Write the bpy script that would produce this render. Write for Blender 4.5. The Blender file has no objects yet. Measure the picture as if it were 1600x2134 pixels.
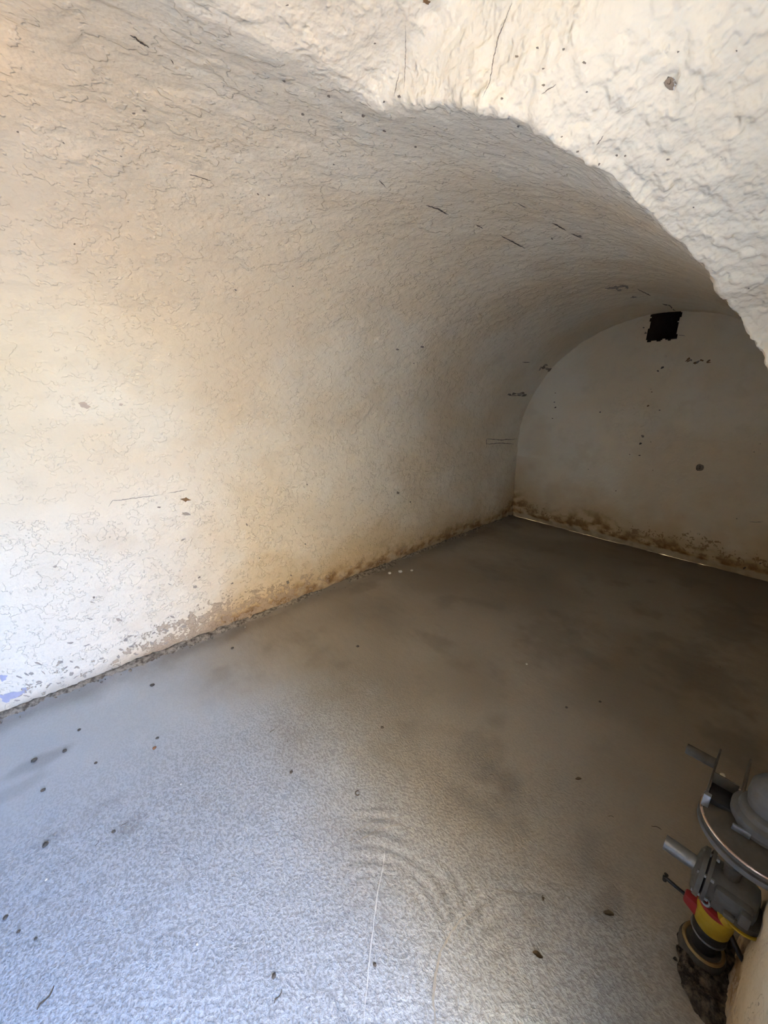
import bpy, bmesh, math, random
import numpy as np
from mathutils import Vector, Matrix
from mathutils.bvhtree import BVHTree

# ------------------------------------------------------------------ camera, sky, sun, exposure
SC = bpy.context.scene
COL = SC.collection
S = 1.5                                   # camera height above the floor, metres
F_PX, PITCH, YAW = 800.0, math.radians(17.68), math.radians(48.2)
CAM = Vector((0, 0, S))
# +X runs along the vault towards the far end wall, +Y towards the long left wall
FWD = Vector((math.cos(YAW) * math.cos(PITCH), math.sin(YAW) * math.cos(PITCH), -math.sin(PITCH)))
RIGHT = Vector((math.sin(YAW), -math.cos(YAW), 0))
UP = RIGHT.cross(FWD)
cd = bpy.data.cameras.new('camera'); cam = bpy.data.objects.new('camera', cd); COL.objects.link(cam)
cd.sensor_fit = 'HORIZONTAL'; cd.sensor_width = 36.0; cd.lens = 36.0 * F_PX / 1600.0
cd.clip_start = 0.01; cd.clip_end = 300
cam.matrix_world = Matrix.Translation(CAM) @ Matrix((RIGHT, UP, -FWD)).transposed().to_4x4()
SC.camera = cam

world = bpy.data.worlds.new('world'); SC.world = world; world.use_nodes = True
wn = world.node_tree.nodes; wl = world.node_tree.links
bg = wn['Background']
sky = wn.new('ShaderNodeTexSky'); sky.sky_type = 'NISHITA'; sky.sun_disc = False
sky.sun_elevation = math.radians(48); sky.sun_rotation = math.radians(90); sky.altitude = 300
sky.air_density = 1.0; sky.dust_density = 0.2; sky.ozone_density = 1.4
tintn = wn.new('ShaderNodeMix'); tintn.data_type = 'RGBA'; tintn.blend_type = 'MULTIPLY'; tintn.inputs[0].default_value = 1.0
tintn.inputs[7].default_value = (0.88, 1.0, 1.22, 1.0)      # clear deep-blue sky
wl.new(sky.outputs[0], tintn.inputs[6]); wl.new(tintn.outputs[2], bg.inputs['Color']); bg.inputs['Strength'].default_value = 2.1

sl = bpy.data.lights.new('sun', 'SUN'); sl.energy = 11.0; sl.angle = math.radians(0.6); sl.color = (1.0, 0.90, 0.76)
sun = bpy.data.objects.new('sun', sl); COL.objects.link(sun)
el = math.radians(48)
sun.rotation_euler = Vector((-0.42, -0.50, -0.76)).to_track_quat('-Z', 'Y').to_euler()

pl = bpy.data.lights.new('door_portal', 'AREA'); pl.shape = 'RECTANGLE'; pl.size = 1.08; pl.size_y = 1.96
pl.cycles.is_portal = True
po = bpy.data.objects.new('door_portal', pl); COL.objects.link(po); po.location = (-0.12, -0.87, 0.96)
po.rotation_euler = Vector((0, 1, 0)).to_track_quat('-Z', 'Z').to_euler()

ll = bpy.data.lights.new('warm_lamp', 'POINT'); ll.energy = 0.16; ll.color = (1.0, 0.66, 0.33); ll.shadow_soft_size = 0.03
lo = bpy.data.objects.new('warm_lamp', ll); COL.objects.link(lo); lo.location = (-0.06, 1.22, 2.03)

SC.cycles.adaptive_threshold = 0.02
SC.view_settings.view_transform = 'Standard'; SC.view_settings.look = 'None'
SC.view_settings.gamma = 1.0; SC.view_settings.use_curve_mapping = False
SC.view_settings.exposure = 1.96

# ------------------------------------------------------------------ numpy noise
_rng = np.random.RandomState(7)
_perm = _rng.permutation(256); _perm = np.concatenate([_perm, _perm, _perm])
_grad = _rng.normal(size=(256, 3)); _grad /= np.linalg.norm(_grad, axis=1)[:, None]
def perlin(P):
    i = np.floor(P).astype(np.int64); f = P - i; u = f * f * f * (f * (f * 6 - 15) + 10); i &= 255
    out = 0
    for dx in (0, 1):
        for dy in (0, 1):
            for dz in (0, 1):
                h = _perm[_perm[_perm[(i[:, 0] + dx)] + i[:, 1] + dy] + i[:, 2] + dz]
                g = _grad[h]
                d = g[:, 0] * (f[:, 0] - dx) + g[:, 1] * (f[:, 1] - dy) + g[:, 2] * (f[:, 2] - dz)
                w = (u[:, 0] if dx else 1 - u[:, 0]) * (u[:, 1] if dy else 1 - u[:, 1]) * (u[:, 2] if dz else 1 - u[:, 2])
                out = out + d * w
    return out * 1.6
def fbm(P, o=3, k=0.5):
    s = 0; a = 1.0
    for q in range(o):
        s = s + a * perlin(P * (2.03 ** q) + 17.3 * q); a *= k
    return s
def sstep(a, b, x):
    t = np.clip((x - a) / (b - a), 0, 1); return t * t * (3 - 2 * t)

# ------------------------------------------------------------------ material helpers
class NT:
    def __init__(s, name):
        s.m = bpy.data.materials.new(name); s.m.use_nodes = True
        s.t = s.m.node_tree; s.n = s.t.nodes; s.b = s.n['Principled BSDF']
        s.co = s.n.new('ShaderNodeTexCoord').outputs['Object']
    def put(s, sock, v):
        if hasattr(v, 'is_linked'): s.t.links.new(v, sock)
        else: sock.default_value = v
    def math(s, op, a, b=0.0, c=0.0, clamp=False):
        n = s.n.new('ShaderNodeMath'); n.operation = op; n.use_clamp = clamp
        s.put(n.inputs[0], a); s.put(n.inputs[1], b); s.put(n.inputs[2], c); return n.outputs[0]
    def noise(s, scale, detail=4, rough=0.55, dist=0.0, vec=None, ridged=False):
        n = s.n.new('ShaderNodeTexNoise'); n.inputs['Scale'].default_value = scale; n.inputs['Detail'].default_value = detail
        n.inputs['Roughness'].default_value = rough; n.inputs['Distortion'].default_value = dist
        s.put(n.inputs['Vector'], vec if vec is not None else s.co); return n.outputs['Fac']
    def vor(s, scale, feature='F1', vec=None, out='Distance', rnd=1.0):
        n = s.n.new('ShaderNodeTexVoronoi'); n.feature = feature; n.inputs['Scale'].default_value = scale
        n.inputs['Randomness'].default_value = rnd
        s.put(n.inputs['Vector'], vec if vec is not None else s.co); return n.outputs[out]
    def map(s, scale=(1, 1, 1), loc=(0, 0, 0), rot=(0, 0, 0), vec=None):
        n = s.n.new('ShaderNodeMapping'); n.inputs['Scale'].default_value = scale; n.inputs['Location'].default_value = loc
        n.inputs['Rotation'].default_value = rot; s.put(n.inputs['Vector'], vec if vec is not None else s.co); return n.outputs[0]
    def rng(s, v, a, b, lo=0.0, hi=1.0, smooth=True):
        n = s.n.new('ShaderNodeMapRange'); n.interpolation_type = 'SMOOTHSTEP' if smooth else 'LINEAR'
        s.put(n.inputs[0], v); s.put(n.inputs[1], a); s.put(n.inputs[2], b); n.inputs[3].default_value = lo; n.inputs[4].default_value = hi
        return n.outputs[0]
    def mix(s, f, a, b, mode='MIX'):
        n = s.n.new('ShaderNodeMix'); n.data_type = 'RGBA'; n.blend_type = mode
        s.put(n.inputs[0], f)
        s.put(n.inputs[6], a if hasattr(a, 'is_linked') else (*a, 1)); s.put(n.inputs[7], b if hasattr(b, 'is_linked') else (*b, 1))
        return n.outputs[2]
    def xyz(s):
        n = s.n.new('ShaderNodeSeparateXYZ'); s.put(n.inputs[0], s.co); return n.outputs
    def bump(s, h, dist, strength=1.0, normal=None):
        n = s.n.new('ShaderNodeBump'); n.inputs['Distance'].default_value = dist; n.inputs['Strength'].default_value = strength
        s.put(n.inputs['Height'], h)
        if normal is not None: s.put(n.inputs['Normal'], normal)
        return n.outputs[0]
    def done(s, col, rough=0.9, normal=None, metal=0.0, spec=0.3):
        s.put(s.b.inputs['Base Color'], col if hasattr(col, 'is_linked') else (*col, 1))
        s.put(s.b.inputs['Roughness'], rough); s.b.inputs['Metallic'].default_value = metal
        s.b.inputs['Specular IOR Level'].default_value = spec
        if normal is not None: s.put(s.b.inputs['Normal'], normal)
        return s.m

def plaster(name, amount=1.0, peel_col=(0.47, 0.34, 0.225), grime_shade=0.22, edge=(0.545, 0.57)):
    m = NT(name); n = m.n.new('ShaderNodeAttribute'); n.attribute_name = 'tint'
    fine = m.noise(58, 2, 0.62); flake = m.noise(15, 3, 0.66)
    # flaked-off whitewash showing the mortar: potential is stored per vertex, the edge comes from the flake noise
    pot = m.math('ADD', n.outputs['Alpha'], m.math('MULTIPLY', m.math('SUBTRACT', flake, 0.5), 1.3))
    peel = m.rng(m.math('ADD', pot, m.math('MULTIPLY', m.math('SUBTRACT', fine, 0.5), 0.9)), 0.46, 0.53)
    col = m.mix(m.math('MULTIPLY', peel, 0.8), n.outputs['Color'], peel_col)
    rim = m.rng(m.math('ABSOLUTE', m.math('SUBTRACT', flake, 0.558)), 0.010, 0.002)       # grime and shade under lifted edges, painted as dark lines
    col = m.mix(m.math('MULTIPLY', m.math('MULTIPLY', rim, m.rng(fine, 0.46, 0.6)), grime_shade), col, (0.30, 0.24, 0.18))
    h = m.math('ADD', m.math('MULTIPLY', fine, 0.40), m.math('MULTIPLY', m.rng(flake, *edge), 0.20))
    h = m.math('ADD', h, m.math('MULTIPLY', flake, 0.9))
    h = m.math('SUBTRACT', h, m.math('MULTIPLY', peel, 0.35))
    return m.done(col, 0.85, m.bump(h, 0.0060 * amount), spec=0.2)

def concrete():
    m = NT('concrete'); x, y, z = m.xyz(); n = m.n.new('ShaderNodeAttribute'); n.attribute_name = 'tint'
    grain = m.noise(130, 2, 0.6, vec=m.map((1, 0.75, 1), rot=(0, 0, 0.5)))
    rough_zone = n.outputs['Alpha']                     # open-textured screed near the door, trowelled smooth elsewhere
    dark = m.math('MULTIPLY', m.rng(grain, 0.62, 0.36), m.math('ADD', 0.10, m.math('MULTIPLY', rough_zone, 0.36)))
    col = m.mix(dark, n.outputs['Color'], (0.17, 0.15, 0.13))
    streak = m.noise(22, 2, 0.6, vec=m.map((1.0, 0.3, 1), rot=(0, 0, -0.6)))
    h = m.math('ADD', m.math('MULTIPLY', grain, m.math('ADD', 0.22, m.math('MULTIPLY', rough_zone, 0.75))), m.math('MULTIPLY', streak, 0.35))
    return m.done(col, 0.75, m.bump(h, 0.0045), spec=0.3)

def simple(name, col, rough=0.6, metal=0.0, var=0.25, scale=30, bump=0.0008, spec=0.4, dirt=(0.10, 0.075, 0.05), dirtk=0.5):
    m = NT(name); a = m.noise(scale, 5, 0.6, 0.3); b = m.noise(scale * 0.35, 4, 0.6)
    c = m.mix(m.rng(a, 0.3, 0.7, 0, var), col, tuple(v * 0.55 for v in col))
    c = m.mix(m.rng(b, 0.5, 0.75, 0, dirtk), c, dirt)
    return m.done(c, m.rng(a, 0.3, 0.7, max(0.05, rough - 0.1), min(1, rough + 0.12)), m.bump(a, bump), metal, spec)

M_VAULT = plaster('whitewash_vault', 1.25, grime_shade=0.10, edge=(0.53, 0.58)); M_LEFT = plaster('whitewash_wall', 2.0, grime_shade=0.3)
M_LUN = plaster('whitewash_lunette', 1.35, grime_shade=0.0, edge=(0.50, 0.62)); M_END = plaster('whitewash_end', 0.7, (0.33, 0.19, 0.085), grime_shade=0.1); M_RIGHT = plaster('whitewash_right')
M_PLAIN = simple('whitewash_plain', (0.72, 0.65, 0.54), 0.9, var=0.1, scale=12, bump=0.004, spec=0.2, dirtk=0.0)
M_FLOOR = concrete()

# ------------------------------------------------------------------ mesh helpers
def link(name, me, mat=None, parent=None):
    o = bpy.data.objects.new(name, me); COL.objects.link(o)
    if mat is not None: me.materials.append(mat)
    if parent is not None: o.parent = parent
    return o
def np_mesh(name, V, Fq, mat, normals=None, parent=None, tint=None):
    me = bpy.data.meshes.new(name); V = np.asarray(V, np.float32); Fq = np.asarray(Fq, np.int32)
    me.vertices.add(len(V)); me.vertices.foreach_set('co', V.ravel())
    me.loops.add(Fq.size); me.loops.foreach_set('vertex_index', Fq.ravel())
    k = Fq.shape[1]; me.polygons.add(len(Fq)); me.polygons.foreach_set('loop_start', np.arange(len(Fq), dtype=np.int32) * k)
    me.polygons.foreach_set('use_smooth', np.ones(len(Fq), bool))
    me.update(calc_edges=True)
    if tint is not None:
        at = me.attributes.new('tint', 'FLOAT_COLOR', 'POINT'); at.data.foreach_set('color', np.ascontiguousarray(tint, np.float32).ravel())
    if normals is not None: me.normals_split_custom_set_from_vertices(normals.tolist())
    return link(name, me, mat, parent)
def bm_obj(name, bm, mat, parent=None, smooth=True, angle=40):
    bmesh.ops.recalc_face_normals(bm, faces=bm.faces)
    me = bpy.data.meshes.new(name); bm.to_mesh(me); bm.free()
    if smooth:
        me.polygons.foreach_set('use_smooth', [True] * len(me.polygons))
        me.set_sharp_from_angle(angle=math.radians(angle))
    return link(name, me, mat, parent)
def struct(o): o['kind'] = 'structure'; return o
def tag(o, label, cat, group=None):
    o['label'] = label; o['category'] = cat
    if group: o['group'] = group
    return o
def box_bm(x0, x1, y0, y1, z0, z1, bev=0.0, seg=2):
    bm = bmesh.new(); bmesh.ops.create_cube(bm, size=1)
    for v in bm.verts: v.co = Vector(((x0 + x1) / 2 + v.co.x * (x1 - x0), (y0 + y1) / 2 + v.co.y * (y1 - y0), (z0 + z1) / 2 + v.co.z * (z1 - z0)))
    if bev: bmesh.ops.bevel(bm, geom=bm.edges[:], offset=bev, segments=seg, affect='EDGES', profile=0.5)
    return bm
def axis_mat(p, d):
    return Matrix.Translation(p) @ Vector(d).to_track_quat('Z', 'Y').to_matrix().to_4x4()
def lathe_bm(prof, p=(0, 0, 0), d=(0, 0, 1), n=40, bm=None):
    """prof: (radius, height) pairs turned about axis d through p"""
    bm = bm or bmesh.new(); M = axis_mat(Vector(p), d); rows = []
    for r, h in prof:
        rows.append([bm.verts.new(M @ Vector((r * math.cos(2 * math.pi * i / n), r * math.sin(2 * math.pi * i / n), h))) for i in range(n)])
    for a, b in zip(rows, rows[1:]):
        for i in range(n): bm.faces.new((a[i], a[(i + 1) % n], b[(i + 1) % n], b[i]))
    bm.faces.new(rows[0][::-1]); bm.faces.new(rows[-1])
    return bm
def tube_bm(pts, r, n=10, bm=None, taper=None):
    bm = bm or bmesh.new(); pts = [Vector(p) for p in pts]; rows = []
    for k, p in enumerate(pts):
        d = (pts[min(k + 1, len(pts) - 1)] - pts[max(k - 1, 0)]).normalized()
        M = axis_mat(p, d); rr = r * (taper[k] if taper else 1)
        rows.append([bm.verts.new(M @ Vector((rr * math.cos(2 * math.pi * i / n), rr * math.sin(2 * math.pi * i / n), 0))) for i in range(n)])
    for a, b in zip(rows, rows[1:]):
        for i in range(n): bm.faces.new((a[i], a[(i + 1) % n], b[(i + 1) % n], b[i]))
    bm.faces.new(rows[0][::-1]); bm.faces.new(rows[-1])
    return bm

# ------------------------------------------------------------------ the vaulted shell
CY, RL, ZC = 0.765 * S, 0.80 * S, 0.62 * S          # vault axis, radius, springing height
AR = 0.83 * S                                         # half-width on the door side
XE, XB = 2.815 * S, -1.75 * S                         # end wall, back wall
YW = -0.135 * S                                       # right wall plane at the foot
def pix_dir(px, py):
    return FWD * F_PX + RIGHT * (px - 800) + UP * (1067 - py)
# groin of the lunette over the door, right branch, from the crown down (pixel of its edge, height in S)
GR = [((742, 205), 1.383), ((800, 217), 1.372), ((850, 211), 1.358), ((900, 211), 1.345), ((950, 211), 1.333), ((1000, 216), 1.318), ((1050, 229), 1.303),
      ((1100, 255), 1.288), ((1150, 285), 1.274), ((1200, 320), 1.259), ((1250, 356), 1.243), ((1300, 400), 1.226), ((1340, 435), 1.211), ((1400, 490), 1.187),
      ((1460, 545), 1.160), ((1500, 590), 1.139), ((1540, 650), 1.109), ((1570, 705), 1.075), ((1600, 760), 1.036)]
gr = []
for (px, py), z in GR:
    d = pix_dir(px, py); t = (z - 1) * S / d.z; p = CAM + d * t; gr.append((p.x, p.y, p.z))
gr += [(0.955 * S, 0.030 * S, 0.96 * S), (0.972 * S, -0.030 * S, 0.88 * S), (0.978 * S, -0.085 * S, 0.80 * S), (0.98 * S, YW, 0.72 * S)]
gr = np.array(gr)
def resample(P, n, smooth=0):
    d = np.concatenate([[0], np.cumsum(np.linalg.norm(np.diff(P, axis=0), axis=1))]); u = np.linspace(0, d[-1], n)
    Q = np.stack([np.interp(u, d, P[:, k]) for k in range(3)], 1)
    for _ in range(smooth): Q[1:-1] = 0.25 * Q[:-2] + 0.5 * Q[1:-1] + 0.25 * Q[2:]
    return Q
NG = 380; NGL = 90
GR_R = resample(gr, NG, 90)
tip_r = GR_R[0]
xmid = 0.25 * S
GR_L = resample(GR_R, NGL); GR_L[:, 0] = 2 * xmid - GR_L[:, 0]
def bar_right(z):
    e = CY - AR * np.sqrt(np.clip(1 - ((z - ZC) / RL) ** 2, 0, 1))
    w = sstep(0.66 * S, 1.02 * S, z)
    return np.where(z < ZC, YW, YW + (np.maximum(e, YW) - YW) * np.maximum(w, sstep(0.62 * S, 0.95 * S, z)))
# dense barrel profile on the door side, used to find the ring point nearest to each groin point
zz = np.linspace(0.3 * S, ZC + RL - 1e-5, 4000); prof = np.stack([bar_right(zz), zz], 1)
th = np.linspace(0.02, math.pi / 2, 1500); prof2 = np.stack([CY - AR * np.cos(th), ZC + RL * np.sin(th)], 1)
prof = np.concatenate([prof[zz < 1.0 * S], prof2[prof2[:, 1] > 1.0 * S]])
def nearest(Q): return np.array([prof[np.argmin(((prof - q) ** 2).sum(1))] for q in Q])
E_R = nearest(GR_R[:, 1:3]); E_R = np.stack([np.convolve(np.pad(E_R[:, k], 8, mode='edge'), np.ones(17) / 17, 'valid') for k in (0, 1)], 1)

NR, NL, NF = 400, 80, 90
uR = np.linspace(0, 1, NR) ** 1.15; uL = np.linspace(0, 1, NL)
VERT, QUAD, GRP, keyed = [], [], [], {}
def grid(P, grp):
    """P: rows x cols x 3"""
    r, c, _ = P.shape; base = sum(len(v) for v in VERT); VERT.append(P.reshape(-1, 3))
    i = np.arange(r * c).reshape(r, c) + base
    q = np.stack([i[:-1, :-1], i[:-1, 1:], i[1:, 1:], i[1:, :-1]], -1).reshape(-1, 4)
    QUAD.append(q); GRP.append(np.full(len(q), grp))
xl = XB + (GR_L[0, 0] - XB) * uL; xf = np.linspace(GR_L[0, 0], GR_R[0, 0], NF); xr = GR_R[0, 0] + (XE + 0.03 - GR_R[0, 0]) * uR
XS = np.concatenate([xl, xf[1:], xr[1:]])
def blend_w(dx): return sstep(0.0, 0.55, dx)
# rows on the left: floor -> springing -> crown
nW, nA = 110, 220
zl = np.linspace(-0.03, ZC, nW); yl = 1.552 * S + (CY + RL - 1.552 * S) * sstep(0, 1, zl / ZC)
t = np.linspace(0, math.pi / 2, nA); ya = CY + RL * np.cos(t); za = ZC + RL * np.sin(t)
def rows(y, z): return np.stack([np.broadcast_to(XS[None, :], (len(y), len(XS))), np.broadcast_to(y[:, None], (len(y), len(XS))), np.broadcast_to(z[:, None], (len(y), len(XS)))], -1)
grid(rows(yl, zl), 0)
grid(rows(ya, za), 1)
# crown strip: from the crown to the row that carries the tip of the lunette
def row_k(G, E, xs0, xs1, u):
    x = G[0] + (xs1 - G[0]) * u; w = blend_w(np.abs(x - G[0]))
    return np.stack([x, G[1] + (E[0] - G[1]) * w, G[2] + (E[1] - G[2]) * w], -1)
top_l = row_k(GR_L[0], E_R[0], None, XB, uL)[::-1]; top_r = row_k(GR_R[0], E_R[0], None, XE + 0.03, uR)
top_f = np.stack([xf, np.full(NF, GR_R[0, 1]), np.full(NF, GR_R[0, 2])], -1)
top = np.concatenate([top_l, top_f[1:], top_r[1:]]); XS_top = top[:, 0]
ncs = 50; ks = np.linspace(0, 1, ncs)
th0 = math.acos((CY - E_R[0, 0]) / AR)
P = np.zeros((ncs, len(XS), 3))
for i, k in enumerate(ks):
    a = math.pi / 2 + (th0 - math.pi / 2) * k; bar = np.array([CY - AR * math.cos(a), ZC + RL * math.sin(a)])
    P[i, :, 0] = XS * (1 - k) + XS_top * k
    off = top[:, 1:] - np.array([CY - AR * math.cos(th0), ZC + RL * math.sin(th0)])
    P[i, :, 1:] = bar[None] + off * (k * k)
P[-1] = top; P[0, :, 0] = XS; P[0, :, 1] = CY; P[0, :, 2] = ZC + RL
grid(P, 1)
PR = np.stack([row_k(GR_R[k], E_R[k], None, XE + 0.03, uR) for k in range(NG)]); grid(PR, 2)
E_L = nearest(GR_L[:, 1:3]); E_L[0] = E_R[0]; E_L[-1] = E_R[-1]
PL = np.stack([row_k(GR_L[k], E_L[k], None, XB, uL) for k in range(NGL)]); grid(PL, 2)
# plain wall below the lunette's springing
z_s = GR_R[-1, 2]; zw = np.linspace(z_s, -0.03, 90)
JR, JL = 0.27 * S, -0.43 * S
for (G, xe, u, jx) in ((GR_R[-1], XE + 0.03, uR, JR), (GR_L[-1], XB, uL, JL)):
    P = np.zeros((len(zw), len(u), 3))
    for i, z in enumerate(zw):
        k = sstep(0, 0.25, z_s - z); x0 = G[0] + (jx - G[0]) * k
        P[i, :, 0] = x0 + (xe - x0) * u; P[i, :, 1] = G[1] + (E_R[-1, 0] - G[1]) * blend_w(np.abs(P[i, :, 0] - x0)); P[i, :, 2] = z
    P[0] = PR[-1] if G is GR_R[-1] or jx == JR else PL[-1]
    grid(P, 3)
# the lunette itself: rulings from the groin out to the door wall
nl = 170; vj = np.linspace(0, 1, nl)
GA = np.concatenate([GR_R[::-1], top_f[::-1][1:-1], GR_L])
YO = YW - 0.02
PLn = np.zeros((len(GA), nl, 3))
for j, v in enumerate(vj):
    PLn[:, j, 0] = GA[:, 0]; PLn[:, j, 1] = GA[:, 1] + (np.minimum(YO, GA[:, 1] - 0.004) - GA[:, 1]) * v; PLn[:, j, 2] = GA[:, 2] + (0.02 + 0.15 * sstep(0.70 * S, 0.46 * S, GA[:, 0])) * v
grid(PLn, 4)

V = np.concatenate(VERT); Q = np.concatenate(QUAD); GP = np.concatenate(GRP)
key = np.round(V / 1e-5).astype(np.int64); _, first, inv = np.unique(key, axis=0, return_index=True, return_inverse=True); inv = inv.ravel()
V = V[first]; Q = inv[Q]
good = np.array([True] * len(Q)); good &= (Q[:, 0] != Q[:, 2]) & (Q[:, 1] != Q[:, 3]); Q = Q[good]; GP = GP[good]
def vnormals(V, Q):
    n = np.cross(V[Q[:, 2]] - V[Q[:, 0]], V[Q[:, 3]] - V[Q[:, 1]]); N = np.zeros_like(V)
    for k in range(4):
        for c in range(3): N[:, c] += np.bincount(Q[:, k], weights=n[:, c], minlength=len(V))
    return N / np.maximum(np.linalg.norm(N, axis=1), 1e-12)[:, None]
# orient every face towards the inside
cen = V[Q].mean(1); fn = np.cross(V[Q[:, 2]] - V[Q[:, 0]], V[Q[:, 3]] - V[Q[:, 1]])
tgt = np.stack([cen[:, 0], np.full(len(cen), CY), np.full(len(cen), 0.5 * S)], 1)
lun = GP == 4; tgt[lun] = np.array([xmid, 0, 0.7 * S]); tgt[lun, 1] = cen[lun, 1]
flip = ((tgt - cen) * fn).sum(1) < 0; Q[flip] = Q[flip][:, ::-1]
# soften the groin
edges = np.concatenate([Q[:, [0, 1]], Q[:, [1, 2]], Q[:, [2, 3]], Q[:, [3, 0]]])
gk = np.concatenate([GR_R[::3], GR_L[::6], top_f[::6]])
dist = np.full(len(V), 9.0)
nearm = (V[:, 0] > -1.0) & (V[:, 0] < 2.0) & (V[:, 1] < 1.1) & (V[:, 2] > 0.9)
idx = np.where(nearm)[0]
for k in range(0, len(gk), 10):
    d = np.sqrt(((V[idx][:, None, :] - gk[None, k:k + 10]) ** 2).sum(-1)).min(1); dist[idx] = np.minimum(dist[idx], d)
def relax(V, w, n):
    sel = (w[edges[:, 0]] > 0) | (w[edges[:, 1]] > 0); e = edges[sel]; e = np.concatenate([e, e[:, ::-1]])
    ids = np.where(w > 0)[0]; loc = np.full(len(V), -1); loc[ids] = np.arange(len(ids)); e = e[loc[e[:, 0]] >= 0]; r = loc[e[:, 0]]
    cnt = np.maximum(np.bincount(r, minlength=len(ids)), 1); V = V.copy(); ww = 0.6 * w[ids]
    for _ in range(n):
        for c in range(3):
            V[ids, c] += (np.bincount(r, weights=V[e[:, 1], c], minlength=len(ids)) / cnt - V[ids, c]) * ww
    return V
V = relax(V, np.clip(1 - dist / 0.06, 0, 1), 7)
V = relax(V, np.clip(1 - dist / 0.30, 0, 1) * sstep(0.47 * S, 0.34 * S, V[:, 0]), 150)
# lumpy plaster relief
N = vnormals(V, Q)
wl_ = np.zeros(len(V)); wl_[np.unique(Q[GP == 4])] = 1
wl_ = np.where(dist < 0.05, np.maximum(wl_, 1 - dist / 0.05), wl_)
h = 0.010 * fbm(V * 1.1, 2) + 0.0052 * fbm(V * np.array([3.5, 4.5, 5.0]) + 3, 3)
warp = V + 0.03 * np.stack([perlin(V * 6 + 5), perlin(V * 6 + 25), perlin(V * 6 + 45)], 1)
n7 = fbm(warp * np.array([5, 8, 9]), 3)
h += 0.0026 * sstep(-0.07, 0.07, n7) - 0.0015 * sstep(0.28, 0.36, fbm(warp * 16 + 9, 2))
st = np.where(wl_ > 0)[0]
hl = np.zeros(len(V)); ws = warp[st]
crown = 0.45 + 0.55 * sstep(0.42 * S, 0.56 * S, V[st, 0])
hl[st] = 1.35 * crown * (0.0050 * fbm(ws * np.array([7, 3.5, 7]) + 2, 2) + 0.0030 * np.maximum(0, fbm(ws * np.array([24, 12, 24]) + 4, 2))
          - 0.0022 * sstep(0.20, 0.34, fbm(ws * 9 + 31, 2)) + 0.0030 * sstep(0.30, 0.6, fbm(ws * 26 + 8, 2)) - 0.004 * sstep(0.5, 0.75, fbm(ws * 33 + 81, 1)))
edge = np.clip(1 - dist / 0.07, 0, 1) * (0.25 + 0.75 * sstep(0.40 * S, 0.47 * S, V[:, 0]))
he = np.zeros(len(V)); se = np.where(edge > 0)[0]; he[se] = 0.005 * fbm(V[se] * 9 + 50, 2) + 0.0055 * fbm(V[se] * 26 + 50, 2)
h = h + wl_ * hl + edge * he
low = np.clip(1 - np.abs(V[:, 2]) / 0.3, 0, 1)
lo_i = np.where(low > 0)[0]; tmp = np.zeros(len(V)); tmp[lo_i] = 0.006 * fbm(V[lo_i] * 14 + 70, 3)
h = h + low * tmp
V0 = V.copy()
V = V + N * h[:, None]
N = vnormals(V, Q)
# colour of the washes, damp stains and flaking near the floor (belongs to the walls, not to the light)
def lerp(a, b, t): return a + (b - a) * t[:, None]
def wash(P, kind):
    big = fbm(P * 1.3 + 4, 3); mid = fbm(P * 6 + 2, 4)
    c = lerp(np.array([0.825, 0.69, 0.505]), np.array([0.88, 0.78, 0.62]), sstep(-0.45, 0.45, big))
    c = lerp(c, np.array([0.71, 0.58, 0.41]), 0.25 * sstep(0.15, 0.7, mid))
    peel = np.zeros(len(P)); x, z = P[:, 0], P[:, 2]
    i = np.where(z < 0.75)[0]
    if len(i) and kind != 'lun':
        p = P[i]; n1 = fbm(p * 2.3 + 7, 3); n2 = fbm(p * np.array([9, 9, 14]) + 1, 4); n3 = fbm(p * 26 + 13, 3); zi = z[i]; xi = x[i]
        if kind == 'end':
            dx = np.ones(len(i)); top = 0.27 + 0.14 * n1 + 0.22 * sstep(1.95, 2.33, p[:, 1])
        else:
            dx = sstep(0.15, 0.75, xi + 0.25 * n1); top = 0.055 + dx * (0.155 + 0.11 * n1) + 0.15 * sstep(3.9, 4.22, xi)
        wet = sstep(1.0, 0.25, (zi + 0.05 * n2) / np.maximum(top, 0.03)) * dx
        halo = sstep(2.4, 0.4, (zi + 0.05 * n2) / np.maximum(top, 0.03)) * dx
        ci = lerp(c[i], np.array([0.64, 0.44, 0.21]), 0.75 * halo)
        ci = lerp(ci, np.array([0.43, 0.25, 0.10]), 0.95 * wet * sstep(-0.55, 0.25, n2))
        ci = lerp(ci, np.array([0.20, 0.10, 0.035]), 0.85 * wet * sstep(0.0, 0.5, n2 + 0.6 * n3))
        grime_shade = sstep(0.10, 0.0, zi + 0.04 * n2) if kind != 'end' else np.zeros(len(i))
        ci = lerp(ci, np.array([0.33, 0.25, 0.17]), 0.45 * grime_shade)
        if kind == 'end':
            foot = sstep(0.062, 0.046, zi + 0.018 * n2); ci = lerp(ci, np.array([0.56, 0.44, 0.28]), 0.7 * foot)
            pk = 0.40 * sstep(0.30, 0.12, zi + 0.10 * n1) * sstep(0.05, 0.08, zi)
        else:
            fx = sstep(0.05, 0.30, xi) * sstep(1.7, 0.9, xi)
            pk = 0.40 * sstep(0.24, 0.08, zi + 0.10 * n1 + 0.05 * n3) * (0.42 + 0.58 * fx) + 0.16 * sstep(0.55, 0.2, zi)
        c[i] = ci; peel[i] = pk
    return np.concatenate([c, peel[:, None]], 1)
TINT = wash(V, 'wall'); il = np.unique(Q[GP == 4]); TINT[il] = wash(V[il], 'lun')
def sub(grps, name, mat):
    q = Q[np.isin(GP, grps)]; u, iv = np.unique(q, return_inverse=True)
    return struct(np_mesh(name, V[u], iv.reshape(q.shape), mat, N[u], tint=TINT[u]))
wall_left = sub([0], 'wall_left', M_LEFT)
ceiling = sub([1, 2], 'ceiling', M_VAULT)
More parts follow.
